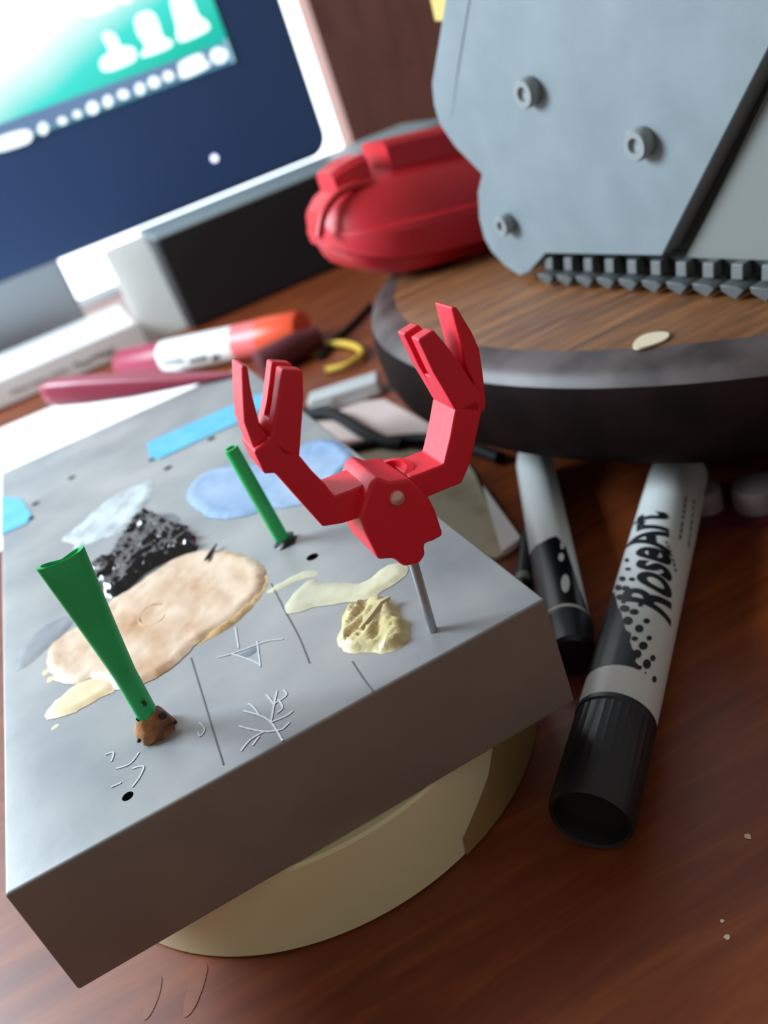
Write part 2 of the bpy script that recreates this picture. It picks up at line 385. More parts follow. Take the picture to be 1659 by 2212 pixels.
plate = [(1030, -140), (1015, 0), (990, 150), (974, 262), (983, 319), (1040, 377), (1031, 415), (1034, 472), (1045, 515), (1060, 543), (1090, 575), (1123, 597), (1143, 588), (1178, 549), (1430, 554), (1659, 108), (1785, -140)]
MB().prism([vp(p) for p in plate], -VN * .078).build('side_plate', 'vehicle_grey', veh, bevel=.006)
MB().prism([vp(p, -.07) for p in [(1400, 556), (1640, 100), (1760, -140), (1850, -140), (1700, 105), (1480, 558)]], -VN * .02).build('groove_shade', 'belt_shade_black', veh)  # dark strip painted in for the shadow inside the groove
plate2 = [(1478, 558), (1702, 125), (1840, -140), (1870, -140), (1870, 572)]
MB().prism([vp(p, -.055) for p in plate2], -VN * .03).build('recessed_plate', 'vehicle_grey_warm', veh, bevel=.004)
for px, r in (((1150, 195), .044), ((1392, 305), .043), ((1100, 480), .036)):
    c = vp(px, 0)
    MB().lathe([(r * .92, 0), (r, .006), (r, .034), (r * .9, .042), (r * .5, .042), (r * .42, .03), (.0, .028)], c, VN, 20, True, False).build('bolt', 'bolt_grey', veh, smooth=True, angle=35)
T0 = vp((1181, 585)); 
MB().prism([T0 + VE * -.06 + Vector((0, 0, z)) + VN * -.06 for z in (-.05, .056)] + [T0 + VE * 1.3 + Vector((0, 0, z)) + VN * -.06 for z in (.056, -.05)], -VN * .25).build('track_belt', 'belt_shade_black', veh)
# one link: an upper tooth and a wedge-shaped pad below
R3 = Matrix((VE, -VN, Vector((0, 0, 1)))).transposed()
def linkmesh():
    m = MB()
    t = lambda x, y, z: R3 @ Vector((x, y, z)) * .9
    m.rings([[t(-.021, .06, .0), t(.021, .06, .0), t(.021, .06, .047), t(-.021, .06, .047)], [t(-.021, .01, .0), t(.024, .01, .0), t(.024, .02, .047), t(-.021, .02, .047)]])
    m.rings([[t(-.045, .06, -.008), t(.025, .06, -.008), t(.045, .06, -.022), t(.005, .06, -.056), t(-.04, .06, -.03)], [t(-.045, -.015, -.008), t(.025, -.02, -.008), t(.045, -.015, -.022), t(.005, -.01, -.056), t(-.04, -.015, -.03)]])
    return m
lk = linkmesh()
first = None
for k in range(12):
    pos = T0 + VE * (k * .0989)
    if first is None:
        m = MB(); m.v = [v + pos for v in lk.v]; m.f = lk.f
        first = m.build('track_link', 'link_grey', veh, bevel=.004); p0 = pos
    else:
        c = first.copy(); scene.collection.objects.link(c); c.parent = veh; c.location = first.location + (pos - p0) * S
y0 = vp((935, 60), -.3)
MB().prism([vp(p, -.3) for p in [(925, -140), (930, 0), (940, 45), (975, 45), (985, -140)]], -VN * .2).build('yellow_trim', 'yellow_part', veh)

# ================================================================ red pod behind the vehicle
pod = empty('red_pod', (2.04, 2.5, BT), 'red ribbed plastic pod lying behind the grey vehicle', 'toy part')
def podsec(u, prof, yc=2.92):
    # u 0 nose .. 1 tail
    xs = 1.72 + u * 1.15
    k = max(0.0, 1 - (1 - min(u / .42, 1)) ** 2.3) ** .5 * .86 + .14
    return xs, k
NU = 18
def podloft(prof, u0, u1, name, matn, zc=.78, smooth=True, xoff=0):
    m = MB(); rings = []
    for i in range(NU + 1):
        t = u0 + (u1 - u0) * i / NU
        xs, k = podsec(t, prof); k = max(k, .02); kz = max(k, .03) ** .9
        half = [(w * k, zc + (z - zc) * kz) for w, z in prof]
        sl = .16 * (t - .3)                           # the pod tips slightly down towards its tail
        PK = lambda v: v * .9029 + Vector((.0516, -.1313, .1485))      # size and place of the pod on the board
        ring = [Vector((xs + xoff, 2.92 - w, max(z - sl, .5))) for w, z in half] + [Vector((xs + xoff, 2.92 + w, max(z - sl, .5))) for w, z in reversed(half)]
        rings.append([PK(v) for v in ring])
    m.rings(rings)
    return m.build(name, matn, pod, smooth=smooth, angle=28)
podloft([(.18, .50), (.34, .54), (.38, .60)], 0, 1, 'belly', 'red_pod')
podloft([(.36, .60), (.45, .615), (.46, .745), (.445, .775), (.30, .79)], 0.01, 1, 'side_band', 'red_pod')
podloft([(.40, .775), (.36, .84), (.27, .94), (.16, .99)], 0.02, 1, 'dome', 'red_pod')
podloft([(.16, .96), (.16, 1.09), (.13, 1.11)], 0.36, 1, 'spine_ridge', 'red_pod')
podloft([(.16, .92), (.16, 1.06), (.13, 1.09)], 0.12, .27, 'spine_ridge', 'red_pod')
MB().tube(spline([ony(p, 2.33) for p in [(690, 512), (700, 462), (728, 422), (770, 400), (815, 398), (850, 412)]], 8), .017, 12).build('brow_ridge', 'red_pod', pod, smooth=True)

# ================================================================ tape roll beneath the block
TC = Vector((.59, .587, 0)); TR = .607; BZ = .2286
tp = empty('tape_roll', (TC.x, TC.y, 0), 'cream masking tape roll lying flat beneath the grey block', 'tape roll')
MB().rings([[TC + Vector((math.cos(a) * r, math.sin(a) * r, z)) for a in [2 * PI * i / 128 for i in range(128)]] for r, z in
            [(.40, .004), (TR - .006, .002), (TR, .008), (TR, BZ - .008), (TR - .006, BZ - .002), (.40, BZ - .002), (.40, .004)]], False, False).build('tape_winding', 'tape_cream', tp, smooth=True, angle=30)
MB().rings([[TC + Vector((math.cos(a) * r, math.sin(a) * r, z)) for a in [2 * PI * i / 96 for i in range(96)]] for r, z in
            [(.37, .0), (.402, .0), (.402, BZ - .004), (.37, BZ - .004), (.37, .0)]], False, False).build('cardboard_core', 'card_core', tp, smooth=True, angle=30)
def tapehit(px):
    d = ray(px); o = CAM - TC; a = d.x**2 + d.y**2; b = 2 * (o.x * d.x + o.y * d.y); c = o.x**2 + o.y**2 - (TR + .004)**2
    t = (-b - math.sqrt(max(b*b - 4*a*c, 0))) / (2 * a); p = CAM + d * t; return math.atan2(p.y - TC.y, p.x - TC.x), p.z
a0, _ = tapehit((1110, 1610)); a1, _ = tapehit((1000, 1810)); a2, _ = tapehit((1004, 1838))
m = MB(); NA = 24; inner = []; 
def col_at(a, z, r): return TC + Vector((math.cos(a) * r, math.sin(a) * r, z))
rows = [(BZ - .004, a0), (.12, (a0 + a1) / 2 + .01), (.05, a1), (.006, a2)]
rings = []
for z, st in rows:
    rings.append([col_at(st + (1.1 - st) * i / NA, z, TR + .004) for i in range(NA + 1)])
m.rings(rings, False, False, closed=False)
m.build('tape_tan_stretch', 'tape_tan', tp, smooth=True)  # darker tan stretch round the right of the winding, slanted start

# ================================================================ the grey block
BW, BD_, ZT = 1.10, 2.4828, .5
HOLES = [(330, 992), (363, 1011), (155, 1032), (457, 948), (675, 1203), (276, 1720), (66, 1121), (77, 1088)]
bmx = bmesh.new()
bmesh.ops.create_cube(bmx, size=1.0, matrix=Matrix.Translation(Vector((BW/2, BD_/2, (ZT + BZ)/2)) * S) @ Matrix.Diagonal((BW*S, BD_*S, (ZT - BZ)*S, 1)))
bmesh.ops.bevel(bmx, geom=[e_ for e_ in bmx.edges], offset=.007 * S, segments=3, affect='EDGES', profile=.5)
bmesh.ops.bevel(bmx, geom=[], offset=.001)
mb_ = bpy.data.meshes.new('block'); bmx.to_mesh(mb_); bmx.free()
block = bpy.data.objects.new('work_block', mb_); scene.collection.objects.link(block); mb_.materials.append(MATS['block_top'])
cut = bmesh.new()
for k, px in enumerate(HOLES):
    c = onz(px, ZT); r = .016 if k != 5 else .0115
    bmesh.ops.create_cone(cut, cap_ends=True, segments=16, radius1=r * S, radius2=r * S, depth=.16 * S, matrix=Matrix.Translation(Vector((c.x, c.y, ZT)) * S))
mc = bpy.data.meshes.new('cut'); cut.to_mesh(mc); cut.free(); co = bpy.data.objects.new('cutter', mc); scene.collection.objects.link(co)
bo = block.modifiers.new('holes', 'BOOLEAN'); bo.object = co; bo.operation = 'DIFFERENCE'; bo.solver = 'EXACT'
dg = bpy.context.evaluated_depsgraph_get(); newm = bpy.data.meshes.new_from_object(block.evaluated_get(dg))
block.modifiers.clear(); block.data = newm; bpy.data.objects.remove(co)
ORG = Vector((BW / 2, BD_ / 2, BZ)) * S
newm.transform(Matrix.Translation(-ORG)); block.location = ORG; WL[block.name] = ORG
for p in newm.polygons: p.use_smooth = True
newm.set_sharp_from_angle(angle=math.radians(35))
newm.materials.append(MATS['block_side']); newm.materials.append(MATS['hole_dark'])
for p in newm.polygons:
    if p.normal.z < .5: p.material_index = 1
    if abs(p.center.x) < (BW / 2 - .02) * S and abs(p.center.y) < (BD_ / 2 - .02) * S and p.center.z > .05 * S and (p.normal.z < .5 or p.center.z < (ZT - BZ - .03) * S): p.material_index = 2
tag(block, 'grey painted block with paint blobs and holes, lying on the cream tape roll', 'block')
for px in HOLES:
    c = onz(px, ZT)
    MB().lathe([(.0, 0), (.0112, 0)], (c.x, c.y, ZT - .06), (0, 0, 1), 16, False, False).build('hole_bottom', 'hole_dark', block)

from mathutils import noise as mnoise
from mathutils.geometry import delaunay_2d_cdt
def patch(px, name, material, h=.01, rough=.0, rim=0, rings=7, label=None, sm=1, z=ZT, star=None, jag=.006, step=None, edge=.02, dirn=None):
    P = smoothpoly([onz(p, z) for p in px], sm)
    O = []                                           # ragged outline
    for i, p in enumerate(P):
        q_ = P[(i + 1) % len(P)]; k_ = max(1, int((q_ - p).length / .012))
        for j in range(k_):
            v = p.lerp(q_, j / k_); O.append(v + Vector((mnoise.noise(v * 38), mnoise.noise(v * 38 + Vector((9, 4, 2))), 0)) * jag + Vector((mnoise.noise(v * 110), mnoise.noise(v * 110 + Vector((3, 7, 1))), 0)) * jag * .4)
    x0, x1_ = min(v.x for v in O), max(v.x for v in O); y0_, y1_ = min(v.y for v in O), max(v.y for v in O)
    st = step or max(.012, (x1_ - x0) / 40)
    pts = [v.xy for v in O]; ne = len(pts)
    yy = y0_ + st / 2
    while yy < y1_:
        xx = x0 + st / 2
        while xx < x1_: pts.append(Vector((xx + random.uniform(-.3, .3) * st, yy + random.uniform(-.3, .3) * st))); xx += st
        yy += st
    vs_, es_, fs_, _, _, _ = delaunay_2d_cdt(pts, [(i, (i + 1) % ne) for i in range(ne)], [list(range(ne))], 1, 1e-6)
    segs = [(O[i].xy, (O[(i + 1) % ne] - O[i]).xy) for i in range(ne)]
    out = []
    for v in vs_:
        dm = 9
        for a, d in segs:
            t = max(0, min(1, (v - a).dot(d) / max(d.length_squared, 1e-12))); dm = min(dm, (a + d * t - v).length)
        f = min(dm / edge, 1); f = f * f * (3 - 2 * f)
        zz = h * f + rim * math.exp(-((dm - edge) / edge) ** 2)
        if rough:
            w = Vector((v.x, v.y, 0))
            if dirn: w = Vector((v.x * dirn[0] + v.y * dirn[1], (-v.x * dirn[1] + v.y * dirn[0]) * 2.6, 0)) * .8
            zz += f * rough * (1.2 - 2.2 * abs(mnoise.noise(w * 16)) + .6 * (1 - 2 * abs(mnoise.noise(w * 37 + Vector((5, 1, 0))))))
        out.append((v.x, v.y, z + max(zz, 0) + .0003))
    m = MB(); m.add(out, [list(f) for f in fs_])
    o = m.build(name, material, block, smooth=True, angle=80)
    if label: o['label'] = label
    return o
z5 = lambda L: [(x * .42194, 900 + y * .42194) for x, y in L]
patch(z5([(250, 1180), (330, 1120), (430, 1060), (560, 950), (640, 900), (760, 820), (900, 720), (1040, 682), (1200, 692), (1320, 740), (1368, 810), (1345, 900), (1250, 1000), (1150, 1080), (1060, 1130), (980, 1195), (900, 1275), (760, 1365), (600, 1415), (480, 1330), (400, 1370), (300, 1370), (240, 1290)]), 'paint_puddle', 'paint_tan', .004, .0025, .003, 8, 'dried pinkish tan paint puddle', dirn=(.62, .78), star=(340, 1365))
patch(z5([(620, 1390), (480, 1460), (360, 1530), (250, 1558), (225, 1525), (300, 1440), (420, 1350), (560, 1330)]), 'paint_puddle', 'paint_cream', .003, .001, .002, 5, 'pale cream end of the tan paint puddle')
patch(z5([(210, 1310), (250, 1285), (270, 1295), (225, 1330)]), 'paint_drop', 'paint_cream', .004)
patch(z5([(230, 1350), (280, 1325), (295, 1335), (245, 1368)]), 'paint_drop', 'paint_cream', .004)
patch(z5([(258, 1600), (300, 1565), (310, 1580), (270, 1608)]), 'paint_drop', 'paint_cream', .004)
patch(z5([(1000, 1185), (1070, 1100), (1160, 1050), (1260, 960), (1330, 880), (1362, 800), (1376, 830), (1352, 910), (1262, 1010), (1165, 1092), (1075, 1140)]), 'paint_ridge', 'paint_tan_rim', .009, .002, .0, 3, 'raised ochre edge of the tan puddle', star=(500, 1340))
patch(z5([(300, 640), (420, 540), (560, 420), (700, 350), (800, 320), (790, 370), (760, 440), (690, 520), (640, 590), (500, 630), (380, 690), (370, 650)]), 'paint_smear', 'paint_white', .002, .003, .001, 6, 'whitish paint smear', dirn=(.62, .78), jag=.014)
patch(z5([(940, 420), (1000, 320), (1080, 270), (1200, 250), (1340, 250), (1500, 170), (1640, 110), (1760, 140), (1830, 230), (1700, 330), (1640, 430), (1500, 460), (1360, 480), (1200, 530), (1060, 520), (1000, 470)]), 'paint_puddle', 'paint_blue', .004, .002, .003, 7, 'dried light blue paint puddle', star=(590, 1060))
patch(z5([(80, 1220), (160, 1130), (260, 1050), (370, 1010), (390, 1040), (330, 1110), (230, 1200), (140, 1280), (70, 1310)]), 'paint_smear', 'paint_smear', .003, .0005, 0, 4, 'thin dark grey paint smear')
patch(z5([(570, 640), (700, 540), (860, 490), (930, 510), (900, 590), (700, 660), (600, 680)]), 'paint_smear', 'paint_smear', .002, .0004, 0, 4, 'thin dark grey paint smear')
patch(z5([(455, 800), (520, 740), (580, 725), (645, 615), (740, 478), (800, 500), (870, 540), (915, 570), (945, 550), (985, 600), (1030, 680), (950, 705), (860, 740), (760, 790), (690, 850), (620, 915), (545, 935), (480, 880)]), 'crumpled_paint_skin', 'paint_black', .012, .014, .0, 7, 'wrinkled glossy black paint skin', sm=1, dirn=(.62, .78), step=.008, jag=.01)
patch([(612, 1312), (640, 1275), (670, 1250), (700, 1262), (730, 1260), (790, 1262), (830, 1222), (870, 1215), (890, 1235), (840, 1270), (800, 1295), (730, 1305), (690, 1310), (640, 1325), (620, 1330)], 'paint_smear', 'paint_ochre_thin', .004, .0008, .002, 5, 'thin pale yellow paint smear', star=(735, 1283))
patch([(575, 1278), (620, 1250), (660, 1232), (690, 1232), (690, 1245), (650, 1250), (610, 1272), (578, 1284)], 'paint_smear', 'paint_ochre_thin', .004, .0005, .0, 3, star=(640, 1250))
patch([(728, 1408), (735, 1360), (745, 1310), (790, 1295), (840, 1288), (870, 1330), (890, 1360), (880, 1390), (840, 1413), (780, 1410)], 'crumpled_paint_skin', 'paint_ochre', .007, .009, .0, 7, 'wrinkled ochre yellow paint skin', dirn=(.7, .7), step=.006, jag=.008)
MB().tube([onz(p, ZT + .018) for p in [(778, 1360), (800, 1335), (822, 1305), (842, 1290)]], [.006, .01, .009, .004], 6).build('crumpled_ridge', 'paint_ochre', block, smooth=True)
m = MB().prism([onz(p, ZT + .0003) for p in [(318, 958), (520, 868), (604, 836), (610, 862), (530, 906), (345, 992), (324, 990)]], (0, 0, .003)); m.build('tape_strip', 'tape_blue', block)
m = MB().prism([onz(p, ZT + .0003) for p in [(4, 1074), (46, 1078), (68, 1112), (58, 1132), (4, 1156)]], (0, 0, .003)); m.build('tape_strip', 'tape_blue', block)
def ribbons(lines, w, name, material, z=ZT + .0012):
    m = MB()
    for L_ in lines:
        P = spline([onz(p, z) for p in L_], 4)
        for i in range(len(P) - 1):
            d = P[i+1] - P[i]; n = Vector((-d.y, d.x, 0)).normalized() * w * .5
            m.prism([P[i] + n, P[i+1] + n * .8, P[i+1] - n * .8, P[i] - n], (0, 0, -.0008 - random.random() * .0003)); 
            for v in m.v[-8:]: v.z += random.random() * .0004
    return m.build(name, material, block)
for L_ in ([(412, 1420), (445, 1530), (482, 1652)], [(618, 1325), (645, 1375), (668, 1432)], [(760, 1428), (782, 1462), (806, 1494)], [(585, 1260), (620, 1330)]):
    ribbons([L_], .0028, 'pencil_line', 'pencil')
ribbons([[(610, 1600), (585, 1560), (560, 1545), (525, 1535)], [(585, 1560), (592, 1520), (598, 1492)], [(592, 1522), (575, 1500)], [(592, 1520), (618, 1502), (612, 1490)], [(585, 1560), (620, 1545), (632, 1535)], [(560, 1545), (545, 1525), (535, 1520)], [(610, 1575), (570, 1580), (515, 1568)], [(570, 1580), (540, 1598), (520, 1622)], [(610, 1575), (625, 1560)], [(560, 1590), (545, 1610)], [(600, 1510), (610, 1528), (598, 1540)]], .0045, 'scribble_mark', 'scribble')
ribbons([[(470, 1420), (500, 1412), (540, 1398), (575, 1385), (612, 1380)], [(508, 1355), (515, 1400)], [(555, 1385), (562, 1440)], [(500, 1412), (540, 1425), (562, 1436)]], .004, 'scribble_mark', 'scribble')
ribbons([[(430, 1560), (442, 1575), (432, 1590), (428, 1580)], [(228, 1630), (245, 1625), (240, 1645)], [(250, 1660), (280, 1650), (300, 1625)], [(285, 1660), (310, 1655), (300, 1680), (285, 1700)], [(240, 1700), (262, 1690)]], .004, 'scribble_mark', 'scribble')
patch([(510, 1418), (535, 1405), (560, 1396), (558, 1408), (535, 1420)], 'paint_drop', 'paint_smear', .006)
bc = onz((330, 1328), ZT + .006)
MB().tube([bc + Vector((math.cos(a) * .036, math.sin(a) * .05, 0)) for a in [i * PI / 14 for i in range(3, 27)]], .0025, 6).build('bubble_ring', 'paint_tan_rim', block, smooth=True)
MB().tube([onz(p, ZT + .012) for p in [(443, 1210), (455, 1195), (468, 1175)]], [.003, .006, .002], 6).build('dark_crumb', 'dark_residue', block)

# ================================================================ green sticks
g0 = onz((338, 1578), ZT)
gs = empty('green_stick', (g0.x, g0.y, ZT), 'flared green plastic stick with brown residue at its foot, near the block front', 'stick', 'green sticks')
gt = ony((134, 1212), g0.y); 
def lobes(t):                       # t 0 foot .. 1 top: half width, half depth, waist
    w = .021 + .003 * t if t < .35 else .022 + .024 * ((t - .35) / .65) ** 1.1
    return w, .021, .0 if t < .6 else .68 * (t - .6) / .4
rings = []
N = 28
for i in range(15):
    t = i / 14; w, dp, wa = lobes(t); c = Vector((g0.x + (gt.x - g0.x) * t, g0.y, ZT + .001 + (gt.z - ZT) * t))
    rings.append([c + Vector((math.cos(a) * w, math.sin(a) * dp * (1 - wa * (1 - abs(math.cos(a))) ), .008 * t * t * abs(math.cos(a)) ** 1.5)) for a in [2*PI*k/N for k in range(N)]])
top = rings[-1]; cc_ = sum(top, Vector()) / N
rings.append([cc_ + (p - cc_) * .8 + Vector((0, 0, 0)) for p in top]); rings.append([cc_ + (p - cc_) * .75 + Vector((0, 0, -.006)) for p in top])
MB().rings(rings).build('stem', 'green_plastic', gs, smooth=True, angle=60)
m = MB(); rs = []
for k, (r, z) in enumerate([(.042, .0), (.04, .015), (.034, .03), (.026, .042), (.022, .05)]):
    rs.append([Vector((g0.x, g0.y, ZT + z + .0005)) + Vector((math.cos(a), math.sin(a), 0)) * r * random.uniform(.82, 1.12) + Vector((0, 0, random.uniform(-.004, .004) if k else 0)) for a in [2*PI*j/18 for j in range(18)]])
m.rings(rs, True, False).build('residue', 'brown_residue', gs, smooth=True, angle=60)['label'] = 'brown crusty residue'
m = MB()
for (px, s) in (((352, 1545), .009), ((312, 1520), .006), ((300, 1600), .005), ((378, 1560), .005)):
    c = ony(px, g0.y - .025); m.lathe([(.0, -s), (s * .7, -s * .6), (s, 0), (s * .6, s * .7), (0, s)], c, (.3, .2, 1), 8, False, False)
m.build('dark_fleck', 'dark_residue', gs)

g1 = onz((614, 1172), ZT)
g2 = empty('green_stick', (g1.x, g1.y, ZT), 'slim straight green plastic stick in a dark hole beside the blue paint', 'stick', 'green sticks')
gt = ony((498, 968), g1.y)
ax = Vector((gt.x, gt.y, gt.z)) - Vector((g1.x, g1.y, ZT)); ln = ax.length
MB().lathe([(.019, .001), (.019, ln * .5), (.0185, ln - .004), (.0165, ln), (.012, ln), (.011, ln - .03)], (g1.x, g1.y, ZT), ax, 20).build('stem', 'green_plastic', g2, smooth=True, angle=40)
rs = []
for k, (r, z) in enumerate([(.034, 0), (.032, .008), (.024, .014), (.018, .012)]):
    rs.append([Vector((g1.x + .004, g1.y, ZT + z + .0005)) + Vector((math.cos(a), math.sin(a), 0)) * r * random.uniform(.75, 1.15) for a in [2*PI*j/16 for j in range(16)]])
MB().rings(rs, True, False).build('residue', 'dark_residue', g2)['label'] = 'black dried glue ring'

# ================================================================ red toy figure
F0 = onz((935, 1362), ZT); yf = F0.y
fig = empty('toy_figure', (F0.x, yf, ZT), 'red plastic toy torso with two raised claw arms on a metal pin', 'toy figure')
def slab(px, y0_, y1_, name, parent, material='red_plastic', bevel=.004, tr=None):
    d_ = Vector((0, y0_ - (tr if tr is not None else y0_), 0))
    return MB().prism([ony(p, tr if tr is not None else y0_) + d_ for p in px], (0, y1_ - y0_, 0)).build(name, material, parent, bevel=bevel)
ft = yf - .045; fb = yf + .05
pt = ony((897, 1215), yf)
MB().tube([(F0.x, yf, ZT + .0005), (pt.x, yf, pt.z + .05)], .0095, 16).build('support_pin', 'pin_steel', fig, smooth=True)
tors = slab([(800, 1046), (815, 1030), (845, 1040), (884, 1034), (905, 1052), (929, 1077), (944, 1107), (960, 1158), (938, 1170), (918, 1177), (921, 1200), (907, 1221), (873, 1226), (852, 1208), (818, 1212), (804, 1183), (790, 1155), (778, 1121), (788, 1085)], yf - .07, yf + .07, 'torso', fig, bevel=.008)
MB().lathe([(.0, 0), (.014, .0), (.0135, .006), (.009, .011), (.0, .013)], ony((857, 1075), yf - .07), (0, -1, 0), 16, False, False).build('rivet', 'rivet', tors, smooth=True)['label'] = 'small shiny rivet in the chest'
nk = ony((848, 1030), yf)
MB().lathe([(.05, -.045), (.05, .025), (.045, .033), (.032, .036), (.028, .022), (.0, .018)], (nk.x, yf + .01, nk.z - .024), (0, -.15, 1), 24).build('neck_socket', 'red_plastic', tors, smooth=True, angle=35)
# left arm
la = slab([(802, 1040), (800, 1112), (783, 1118), (740, 1132), (698, 1139), (650, 1085), (595, 1023), (571, 1024), (548, 975), (584, 946), (648, 985), (675, 1018), (705, 1048), (721, 1072), (760, 1058)], ft, fb, 'arm', fig)
slab([(584, 950), (597, 883), (603, 840), (608, 797), (655, 800), (657, 860), (652, 930), (648, 988), (610, 985)], ft, ft + .034, 'finger', la)
slab([(584, 950), (597, 883), (603, 840), (608, 797), (655, 800), (657, 860), (652, 930), (648, 988), (610, 985)], ft + .062, fb, 'finger', la, tr=ft)
slab([(584, 950), (590, 915), (655, 905), (648, 988), (610, 985)], ft + .003, fb - .003, 'palm', la, tr=ft)
slab([(521, 790), (536, 790), (541, 830), (547, 860), (561, 913), (584, 948), (600, 985), (596, 1023), (571, 1025), (548, 970), (527, 913), (523, 850)], ft + .012, fb - .012, 'thumb', la)
# right arm
ra = slab([(884, 1031), (920, 1018), (958, 1003), (972, 945), (983, 885), (1030, 862), (1044, 880), (1030, 945), (1017, 1001), (998, 1045), (960, 1060), (929, 1073), (890, 1085)], ft, fb, 'arm', fig)
fr = [(903, 734), (937, 712), (965, 745), (996, 787), (1020, 825), (1042, 858), (1036, 892), (983, 886), (957, 840), (936, 805), (920, 770)]
slab(fr, ft, ft + .034, 'finger', ra)
slab(fr, ft + .062, fb, 'finger', ra, tr=ft)
slab([(948, 822), (1000, 795), (1042, 858), (1036, 892), (983, 886)], ft + .003, fb - .003, 'palm', ra, tr=ft)
slab([(975, 663), (988, 663), (1004, 690), (1022, 720), (1037, 755), (1045, 810), (1051, 868), (1048, 890), (1034, 886), (1018, 850), (1024, 830), (1006, 790), (996, 745), (984, 700)], ft + .012, fb - .012, 'thumb', ra)

# ================================================================ markers
class Cyl:
    def __init__(s, a, b, r):
        s.a = Vector(a); s.u = (Vector(b) - s.a).normalized(); s.L = (Vector(b) - s.a).length; s.r = r
        s.p = Vector((s.u.y, -s.u.x, 0)).normalized(); s.q = Vector((0, 0, 1))     # p: to the right of the axis, q: up
    def at(s, t, th, dr=0): return s.a + s.u * t + (s.p * math.sin(th) + s.q * math.cos(th)) * (s.r + dr)
    def hit(s, px):
        d = ray(px); o = CAM - s.a
        d2 = d - s.u * d.dot(s.u); o2 = o - s.u * o.dot(s.u)
        A = d2.dot(d2); B = 2 * d2.dot(o2); C_ = o2.dot(o2) - s.r**2; D = max(B*B - 4*A*C_, 0)
        t = (-B - math.sqrt(D)) / (2 * A); P = o + d * t
        return P.dot(s.u), math.atan2(P.dot(s.p), P.dot(s.q))
    def wrap(s, polys, dr, name, material, parent, step=.07):
        bm = bmesh.new()
        for po in polys:
            vs_ = [bm.verts.new((t, th, 0)) for t, th in po]; bm.faces.new(vs_)
        ths = [v.co.y for v in bm.verts]
        y = math.floor(min(ths) / step) * step
        bmesh.ops.triangulate(bm, faces=bm.faces)
        while y < max(ths):
            bmesh.ops.bisect_plane(bm, geom=bm.verts[:] + bm.edges[:] + bm.faces[:], plane_co=(0, y, 0), plane_no=(0, 1, 0)); y += step
        m = MB(); m.add([s.at(v.co.x, v.co.y, dr) for v in bm.verts], [[v.index for v in f.verts] for f in bm.faces] if not bm.verts.index_update() else [])
        bm.free(); o = m.build(name, material, parent, smooth=True)
        return o
def text_polys(txt, size, shear=.25, bold=.02):
    c = bpy.data.curves.new('t', 'FONT'); c.body = txt; c.size = size; c.shear = shear; c.offset = bold * size; c.resolution_u = 4
    o = bpy.data.objects.new('t', c); scene.collection.objects.link(o)
    me = o.to_mesh(); V_ = [v.co.copy() for v in me.vertices]; F_ = [list(p.vertices) for p in me.polygons]
    o.to_mesh_clear(); bpy.data.objects.remove(o); bpy.data.curves.remove(c)
    return V_, F_

MR = .0875
c1 = Cyl((.992, -.158, MR), (1.985, .783, MR), MR)
mk = empty('dry_erase_marker', (1.45, .3, 0), 'large white marker with black cap, lettering and halftone dots', 'marker')
capL = c1.hit((1345, 1505))[0]; ringL = c1.hit((1360, 1440))[0]; END = c1.L
MB().lathe([(MR * .97, capL - .01), (MR, capL), (MR, END - .08), (MR * .97, END - .03), (MR * .85, END - .004), (MR * .6, END), (0.0, END + .001)], c1.a, c1.u, 48, True, False).build('barrel', 'marker_white', mk, smooth=True, angle=50)
n = 64; rs = []
for r, h in [(MR * .93, 0), (MR * 1.0, .012), (MR * 1.0, capL - .012), (MR * 1.02, capL - .006), (MR * 1.02, capL + .006), (MR * .99, capL + .008)]:
    rs.append([c1.a + c1.u * h + (c1.p * math.sin(2*PI*i/n) + c1.q * math.cos(2*PI*i/n)) * (r - (.002 if (i % 2 and .005 < h < capL - .01) else 0)) for i in range(n)])
cap = MB().rings(rs, False, False).build('cap', 'cap_black', mk, smooth=True, angle=25)
MB().lathe([(MR * .93, .0), (MR * .86, .004), (MR * .8, .03), (.0, .032)], c1.a, c1.u, 32, False, False).build('cap_end', 'cap_end', cap, smooth=True)
zt3 = lambda L: [(1250 + x * .25769, 980 + y * .25769) for x, y in L]
H1 = lambda L: [c1.hit(p) for p in L]
edge = H1(zt3([(500, 1775), (470, 1740), (500, 1690), (450, 1640), (430, 1580), (440, 1510), (395, 1480), (370, 1400), (360, 1340), (330, 1290), (310, 1200), (300, 1160)]))
tl = edge[0][0]; th_lo = -1.75
poly = [(ringL, edge[0][1])] + edge + [(edge[-1][0] + .02, th_lo), (ringL, th_lo)]
prt = c1.wrap([poly], .0012, 'black_print', 'marker_black', mk)
dots = [(405, 895, 18, 16), (415, 970, 24, 14), (368, 1050, 28, 20), (447, 1055, 26, 16), (335, 1125, 28, 24), (397, 1132, 34, 22), (490, 1150, 28, 18), (350, 1205, 34, 24), (430, 1220, 40, 22), (517, 1268, 20, 18), (385, 1300, 42, 28), (465, 1328, 38, 24), (412, 1402, 42, 34), (568, 1405, 28, 22), (507, 1468, 36, 32), (470, 1552, 28, 18), (590, 1548, 22, 20), (540, 1612, 38, 34), (490, 1680, 36, 36), (620, 1715, 22, 26), (570, 1765, 34, 40), (505, 1795, 24, 18), (632, 1892, 18, 28), (558, 1838, 7, 8), (530, 1222, 8, 6), (375, 1245, 20, 12)]
for x, y, rx, ry in dots:
    c1.wrap([H1(zt3([(x + rx * math.cos(a), y + ry * math.sin(a)) for a in [i * PI / 7 for i in range(14)]]))], .0014, 'halftone_dot', 'ink', prt)
